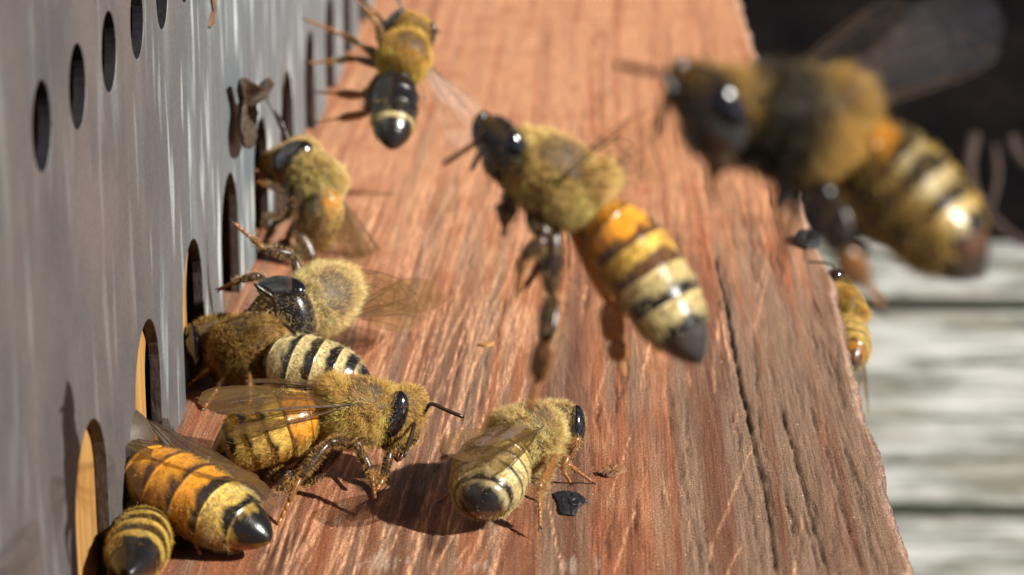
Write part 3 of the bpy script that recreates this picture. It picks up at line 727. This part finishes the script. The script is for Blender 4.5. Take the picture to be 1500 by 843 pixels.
    quad = np.array([[0, 1, 4, 3], [1, 2, 5, 4], [2, 0, 3, 5]]); trf = np.array([[3, 4, 6], [4, 5, 6], [5, 3, 6]])
    fq = (quad[None] + base).reshape(-1, 4); ft = (trf[None] + base).reshape(-1, 3)
    me = bpy.data.meshes.new('fur'); nv = cnt * 7; nq = len(fq); ntf = len(ft)
    me.vertices.add(nv); me.vertices.foreach_set('co', (((V.reshape(-1, 3) - th) @ B) * S).ravel())
    me.loops.add(nq * 4 + ntf * 3); me.loops.foreach_set('vertex_index', np.concatenate([fq.ravel(), ft.ravel()]))
    me.polygons.add(nq + ntf); me.polygons.foreach_set('loop_start', np.concatenate([np.arange(nq) * 4, nq * 4 + np.arange(ntf) * 3]))
    me.polygons.foreach_set('loop_total', np.concatenate([np.full(nq, 4), np.full(ntf, 3)]))
    me.polygons.foreach_set('use_smooth', np.ones(nq + ntf, bool))
    hcol = hcol * (.55 + .95 * rs.rand(cnt) ** 1.1)[:, None] * (.75 + .5 * fbm(R[:, 0] * 1.7 + 50, R[:, 1] * 1.7 + R[:, 2] * 1.1, 5, 2))[:, None]
    colv = np.repeat(hcol[:, None], 7, 1); colv[:, 6] *= 1.15; colv[:, :3] *= .8
    at = me.attributes.new('fcol', 'FLOAT_COLOR', 'POINT'); at.data.foreach_set('color', np.concatenate([np.clip(colv.reshape(-1, 3), 0, 1), np.ones((nv, 1))], 1).ravel())
    me.materials.append(M_FUR); me.update(calc_edges=True); me.validate()
    fo = bpy.data.objects.new('fur', me); C.objects.link(fo); fo.parent = root
    # eyes
    for s_ in (1, -1):
        e = MB(); nu, nv_ = 22, 28
        ax_u = nrm(Hu + Hl * (-.22 * s_)); ax_l = nrm(Hl * s_ + Hu * .2 * 1 + Hf * .35); ax_l = nrm(ax_l - ax_u * (ax_l @ ax_u)); ax_f = np.cross(ax_l, ax_u)
        ct = h(.08, 1.42 * s_, .18)
        la = np.linspace(-np.pi / 2 + .02, np.pi / 2 - .02, nu); lo = np.arange(nv_) / nv_ * 2 * np.pi
        v = np.array([[ct + sh * (ax_u * 1.22 * math.sin(p) + math.cos(p) * (ax_l * .50 * math.cos(q) + ax_f * .70 * math.sin(q))) for q in lo] for p in la])
        e.add(v.reshape(-1, 3), gridf(nu, nv_) + [tuple(range(nv_)), tuple((nu - 1) * nv_ + j for j in range(nv_))[::-1]])
        e.build('eye', [M_EYE], root, th, B)
    # wings
    wm = [wingmat or (M_WINGC if clear else M_WING), M_VEIN]
    for s_, nm in ((1, 'l'), (-1, 'r')):
        for hind in (0, 1):
            key = ('h' if hind else 'f') + nm
            sp = (wings or {}).get(key)
            if sp == 'none': continue
            hg = w(-.25 if not hind else -.95, 1.55 * s_, 1.1 if not hind else .95)
            if sp is None:
                d = fwd * -.93 + left * s_ * (.30 if not hind else .36) + upv * (.10 if not hind else .02); c = left * -s_ * .95 + upv * .25
                d = d + (nrm(dirt) + fwd) * .6
            else: d, c = CAMV(sp[0]), CAMV(sp[1])
            make_wing('wing', hg, d, c, root, th, B, hind, wm, sc=sc)
    return root

GW = 'honey bees walking on the landing board'; GF = 'honey bees in the air over the landing board'; GE = 'honey bees crowding at the entrance openings'
# the walking bee in focus, facing right
bee('furry golden bee walking right in sharp focus, its antenna pointing right over the board', (522, 604, 4.6), (582, 606, 4.2), (312, 668, 2.6), style='gold', up=(-.1, .95, .35),
    face=(.90, -.28, .30), hup=(.1, .95, .12), seed=1, group=GW, pale=.05,
    ant=[[(632, 592, -.5), (680, 612, -.5)], [(606, 626, -1.0), (592, 670, -2.5)]],
    legs={'fr': [(520, 652, -2.5), (543, 690, -3), (549, 732, -4.2)], 'mr': [(482, 648, -3.2), (440, 700, -4.0), (402, 782, -5.0)], 'fl': [(572, 660, .5), (562, 700, .2), (548, 728, -.8)],
          'ml': [(470, 690, 1), (455, 710, 1), (430, 735, 1)], 'hr': [(430, 690, -1), (400, 715, -1), (380, 735, -2)], 'hl': [(400, 690, 2), (380, 700, 2), (350, 715, 2)]},
    wings={'fr': ((-.84, -.06, .36), (-.05, .42, -.88)), 'hr': ((-.76, -.22, .35), (-.05, .42, -.88)), 'fl': ((-.985, -.12, -.1), (0, .12, -1)), 'hl': ((-.9, .02, -.5), (0, .1, -1))}, sc=1.06)
# amber bee with its front end in the second opening
bee('amber bee with a shiny black tail tip, its front half pushed into an arched opening', ('w', -28.3, 142.6, 4.3), ('w', -30.4, 145.0, 4.7), (396, 792, 1.5), style='amber', up=(.15, .95, .35), seed=2, group=GE, fur=.9, thfur=.0, hfur=0, lmax=11,
    legcol=LEGA * .7, abd_w=.96, wings={'fr': ((.60, -.50, .62), (.55, .30, -.8)), 'hr': 'none', 'fl': ((.965, -.22, .12), (.1, -.28, .95)), 'hl': 'none'}, sc=1.16)
# bee cut by the bottom edge
bee('black bee with narrow tan bands, cut off by the bottom left corner of the photo', (226, 738, 1.6), (240, 712, 1.4), (146, 960, 4.2), style='narrow', up=(-.1, .95, .3), seed=3, group=GE, fur=.8, thfur=.3, thw=.9, hfur=0, lmax=11, abd_w=.85, sc=1.0, legs={k: 'none' for k in ('fl', 'ml', 'hl')},
    wings={'fr': ((.12, -.85, .5), (-.5, .1, -.85)), 'hr': ((.05, -.85, .5), (-.5, .1, -.85)), 'fl': ((-.4, -.8, .4), (.5, .4, -.7)), 'hl': ((-.35, -.8, .4), (.5, .4, -.7))})
# foreground bee seen from behind
bee('pale furry bee seen from behind, casting a dark shadow beside the black resin crumb', (772, 642, 3.5), (816, 622, 3.4), (700, 748, 2.0), style='felt', up=(-.1, .95, .3), seed=4, group=GW, pale=.3, abd_w=1.06,
    legcol=LEGA * .5, legs={'hr': [(815, 668, -2), (790, 722, -4.5), (791, 772, -6)], 'mr': [(832, 668, -.5), (824, 690, -.8), (835, 708, -1.5)]},
    wings={'fl': ((-.22, -.15, .95), (.85, .25, .35)), 'fr': ((-.44, -.22, .86), (-.8, .35, -.4)), 'hl': ((-.22, -.25, .9), (.85, .25, .3)), 'hr': ((-.25, -.32, .9), (-.8, .3, -.4))},
    ant=[None, [(834, 630, -.5), (838, 678, -1.2)]], sc=1.02, hsc=1.0, legw=.8)
# bee facing the camera, black face
bee('bee with a bare black shiny face turned toward the viewer, cream fur behind its head', (468, 440, 5.2), (408, 474, 4.8), (484, 440, 1.6), style='gold', up=(.82, .45, .3),
    face=(-.42, -.22, .85), hup=(.95, .18, .25), head_dark=True, seed=5, group=GE, pale=.35, sc=1.12, hsc=1.32, abd_w=.8, flen=.9, lmax=6.5,
    ant=[[(400, 437, -2), (372, 416, -2.4)], [(432, 490, -2.4), (434, 532, -2.8)]],
    legs={'fl': [(381, 404, -1.5), (352, 410, -1), (322, 424, 0)], 'ml': [(430, 374, 1), (386, 366, .5), (342, 328, 1)], 'hl': 'none', 'fr': [(425, 520, -.5), (400, 545, -1), (385, 560, -1)],
          'mr': [(460, 500, 0), (440, 540, -1), (425, 575, -2)], 'hr': 'none'},
    wings={'fl': ((.42, .30, -.85), (.6, -.5, .2)), 'hl': ((.50, .12, -.85), (.5, -.7, .2)), 'fr': ((.50, -.02, -.85), (.5, -.8, .2)), 'hr': ((.45, -.28, -.85), (.3, -.8, .3))})
# striped bee below it, head toward the wall; shade put into its fur colour
bee('cream and black striped bee whose front fur is coloured dark for shade under the black faced bee', (366, 512, 3.2), (310, 500, 2.8), (545, 568, 1.8), style='stripe', up=(0, .95, .3), seed=6, group=GE, fur=.9, hcol=.5, sc=1.12, lmax=7.6,
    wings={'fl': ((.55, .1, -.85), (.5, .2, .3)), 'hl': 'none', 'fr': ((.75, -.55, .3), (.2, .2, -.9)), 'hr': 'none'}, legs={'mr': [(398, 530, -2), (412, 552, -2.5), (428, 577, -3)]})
# bee reared up against the wall
bee('pale faced bee reared up against the metal wall with one eye shining', (460, 262, 6.2), (398, 198, 8.0), (462, 354, 1.2), style='furry', up=(.90, .12, .25), seed=7, group=GE, pale=.25, stance=False, fur=.9, flen=1.05,
    face=(-.40, .75, -.05), hup=(.88, .40, .15), hairr=.010, sc=1.0, hsc=1.5, hfur=1.0, thfront=.35, abd_w=.8,
    ant=[[(402, 165, -1), (372, 113, -1)], [(412, 178, 0), (400, 160, .5)]],
    legs={'fl': [(415, 282, -1), (392, 272, -1), (376, 268, 0)], 'ml': [(410, 315, -1.5), (388, 318, -1), (378, 345, 0)], 'hl': [(432, 335, -1.5), (458, 384, -1.5), (440, 398, -1)],
          'fr': [(400, 270, 1.5), (385, 262, 1.5), (374, 250, 1)], 'mr': [(400, 330, 1), (390, 350, 1), (380, 370, 1)], 'hr': [(420, 350, 1), (410, 370, 1), (400, 385, 1)]},
    wings={'fl': ((.40, -.85, .1), (-.6, .1, -.7)), 'hl': ((.30, -.9, .2), (-.5, .2, -.7)), 'fr': ((.55, -.75, -.35), (-.5, -.3, .7)), 'hr': ((.5, -.8, -.3), (-.5, -.3, .7))})
# bee at the top, hanging in the air by the wall
bee('dark tailed bee at the top seen from behind, legs stretched left to the metal wall', (592, 84, 13.0), (601, 46, 14.6), (573, 218, 7.2), style='dark', up=(.35, .25, .9), seed=8, group=GF, fur=.75, hairr=.014, stance=False, lmax=8.6, abd_w=.92,
    legs={'fl': [(556, 62, 2), (553, 37, 1), (516, -8, 1)], 'ml': [(532, 68, 1), (502, 52, 1), (448, 30, 0)], 'hl': [(541, 130, 0), (539, 167, -1), (464, 180, -1)], 'fr': [(570, 55, 3), (560, 30, 3), (535, 5, 3)],
          'mr': [(520, 86, 2), (492, 90, 2), (452, 93, 2)], 'hr': [(548, 134, 2), (530, 141, 2), (466, 136, 2)]},
    ant=[[(588, 10, 0), (580, -10, 0)], [(622, 40, 0), (645, 48, 0)]], wingmat=M_WINGM,
    wings={'fr': ((.50, -.60, -.6), (-.7, -.2, .5)), 'hr': ((.75, -.45, -.5), (-.6, -.2, .5)), 'fl': ((.35, -.5, -.8), (-.7, -.2, -.4)), 'hl': 'none'})
# flying bee in the middle
bee('yellow ringed bee flying over the middle of the board with a long hanging hind leg', (812, 264, 27.6), (748, 222, 28.8), (1028, 532, 20.1), style='ringed', up=(.62, .55, .50), seed=9, group=GF, fur=.8, hairr=.014, stance=False, clear=True,
    face=(-.78, -.45, .30), hup=(.38, .85, .2), pale=.2, sc=1.02, hsc=.95, hfur=.06, head_dark=True, flen=.75, abd_w=.88, legw=1.3, lmax=9.8, thw=.92, legfur=.25, legcols={'hr': LEGA * 1.3},
    ant=[[(712, 200, 0), (648, 242, 0)], [(708, 215, 2), (690, 250, 2)]],
    legs={'fl': [(740, 300, 0), (733, 315, 0), (738, 335, 0)], 'ml': [(800, 350, -1), (765, 378, -1), (757, 428, 0)], 'hl': [(806, 430, 0), (800, 500, -1), (776, 598, 0)],
          'hr': [(892, 440, 3), (900, 500, 3), (912, 552, 3)], 'fr': [(750, 300, 2), (742, 320, 2), (738, 335, 2)], 'mr': [(800, 360, 2), (790, 390, 2), (770, 420, 3)]},
    wings={'fl': ((.45, .35, .82), (.4, -.9, .1)), 'fr': ((.30, .15, -.95), (.4, -.8, .1)), 'hl': 'none', 'hr': 'none'})
# the nearest bee, far out of focus; shade put into fur and belly colours
bee('large dark headed bee flying nearest, very blurred, over the right edge of the board', (1156, 184, 35.8), (1010, 148, 37.0), (1440, 404, 30.6), style='night', up=(.45, .80, .25), seed=10, group=GF, fur=.7, hairr=.016, stance=False, clear=True,
    face=(-.72, -.38, .2), hup=(.55, .83, .1), head_dark=True, thfront=.02, thsplit=.15, hcol=.55, venth=.6, legfur=.15, thw=.84, hsc=.95, legcol=BLACK * 1.5, sc=1.12, abd_w=.88, lmax=8.6,
    legs={'fl': [(1050, 200, 0), (1040, 240, 0), (1046, 290, 0)], 'ml': [(1150, 270, 0), (1140, 310, 0), (1146, 375, 0)], 'hl': [(1215, 290, -1), (1230, 370, -1), (1290, 450, 0)],
          'fr': [(1055, 200, 2), (1050, 230, 2), (1044, 260, 2)], 'mr': [(1170, 260, 2), (1165, 300, 2), (1160, 340, 2)], 'hr': [(1220, 290, 2), (1240, 350, 2), (1270, 410, 2)]},
    ant=[[(970, 110, 0), (900, 95, 0)], [(980, 130, 1), (960, 200, 1)]],
    wings={'fl': ((.72, .22, -.62), (.2, .8, -.2)), 'hl': 'none', 'fr': ((.50, .42, -.75), (.7, -.5, -.2)), 'hr': 'none'})
# bee clinging to the side of the board
bee('small orange bee clinging to the right side face of the board, half hidden', (1236, 452, -2.4), (1222, 412, -1.2), (1256, 556, -4.5), style='furry', up=(.85, .1, .2), seed=12, group='honey bees on the side of the board', fur=.8, hairr=.012, stance=False, sc=.8,
    legs={k: 'none' for k in ('fl', 'ml', 'hl', 'hr')}, wings={'fr': ((.12, -.95, .1), (-.3, .1, .9)), 'hr': 'none', 'fl': ((.08, -.95, .2), (-.3, 0, -.9)), 'hl': 'none'})

# ------------------------------------------------------------------ crumbs and dry bits
def flake(name, label, cat, pts, thick, mat_, seed=0, nrmv=(0, 0, 1), lump=.3, cup=0., sharp=False):
    """a flat irregular crumb: outline in world mm, given thickness along nrmv, with a lumpy, cupped surface"""
    rs = np.random.RandomState(seed); P = np.array(list(pts) + [pts[0]]); P = np.array([P[int(t)] * (1 - t % 1) + P[int(t) + 1] * (t % 1) for t in np.linspace(0, len(P) - 1.001, 48)[:-1]]) if sharp else spline(list(pts) + [pts[0]], 48)[:-1]; c = P.mean(0); nv = nrm(nrmv)
    mb = MB(); rings = []
    R0 = np.linalg.norm(P - c, axis=1).max()
    for k, (s, h) in enumerate([(1, 0), (1.02, .5), (.92, 1), (.75, 1.1), (.55, 1.0), (.35, 1.05), (.15, .9), (.02, .95)]):
        q = c + (P - c) * s
        hh = thick * h * (1 + (rs.rand(len(P)) - .5)[:, None] * lump * 1.5) + cup * s * s * R0
        rings.append(q + nv * hh)
    v = np.concatenate(rings); mb.add(v, gridf(len(rings), len(P)))
    lower = np.concatenate([c + (P - c) * s + nv * (cup * s * s * R0) for s in (1, .6, .02)]); mb.add(lower, [q[::-1] for q in gridf(3, len(P))])
    o = mb.build(name, [mat_]); tag(o, label, cat); return o
flake('resin_crumb', 'glossy black resin crumb on the board right of the pale furry bee', 'crumb', [G(*q, .02) for q in [(810, 724), (828, 720), (848, 725), (862, 736), (848, 744), (843, 757), (820, 754), (817, 738)]], .13, M_TAR, 1, lump=.8, sharp=True)
flake('resin_crumb', 'dark oval resin lump at the right edge of the board under the nearest flying bee', 'crumb', [G(*q, .02) for q in [(1160, 355), (1170, 347), (1190, 346), (1202, 354), (1198, 364), (1176, 364)]], .5, M_TAR, 2, lump=.7)
flake('insect_fragment', 'tiny red brown piece of dead insect on the board beyond the resin crumb', 'insect fragment', [G(*q, .02) for q in [(874, 694), (890, 686), (905, 684), (918, 690), (905, 697), (888, 700)]], .14, M_LEAFD, 3, lump=1.2)
flake('wood_splinter', 'pale yellow wood sliver on the board left of the long hanging leg', 'splinter', [G(*q, .02) for q in [(700, 507), (712, 503), (724, 504), (714, 509)]], .15, M_PINE, 4)
def onwall(pts, x=XW): return [W(a, b, x) for a, b in pts]
# a curled dark flake of propolis stuck on the metal
p = onwall([(330, 118), (336, 150), (333, 185), (336, 212), (346, 214), (354, 196), (350, 170), (346, 152), (360, 140), (364, 122), (354, 114), (344, 128), (338, 114)])
p = [q + np.array([.1 + .18 * max(0, (k - 5)) * (k < 12), 0, 0]) for k, q in enumerate(p)]
flake('propolis_flake', 'dark brown curled flake stuck on the metal strip beside the pale faced bee', 'flake', p, .35, M_PROP, 5, (1, -.2, 0), .8, .12)
flake('propolis_streak', 'narrow brown drip near the top of the metal strip', 'drip', onwall([(307, -8), (312, 10), (308, 22), (305, 40), (311, 36), (315, 14), (313, -8)], XW + .02), .12, M_LEAFD, 6, (1, 0, 0))
# dry stems and a curled leaf in the dark beyond the deck
def stem(label, pts, r, seed=0):
    mb = MB(); P = spline(pts, 30); tube(mb, P, np.linspace(r, r * .5, 30), m=10); o = mb.build('dry_stem', [M_TWIG]); tag(o, label, 'dry stem', 'dry stems behind the deck'); return o
stem('pinkish dry stem curving down behind the nearest bee tail', [Dp(1425, 200, 560), Dp(1418, 250, 555), Dp(1435, 300, 550), Dp(1480, 345, 545), Dp(1510, 360, 545)], 1.6)
stem('reddish dry stem at the far right, bending outward', [Dp(1478, 200, 540), Dp(1488, 225, 540), Dp(1505, 245, 540)], 1.8)
stem('thin upright dry stem between the two thicker stems', [Dp(1455, 215, 570), Dp(1460, 260, 565), Dp(1450, 310, 560), Dp(1462, 345, 560)], 1.1)
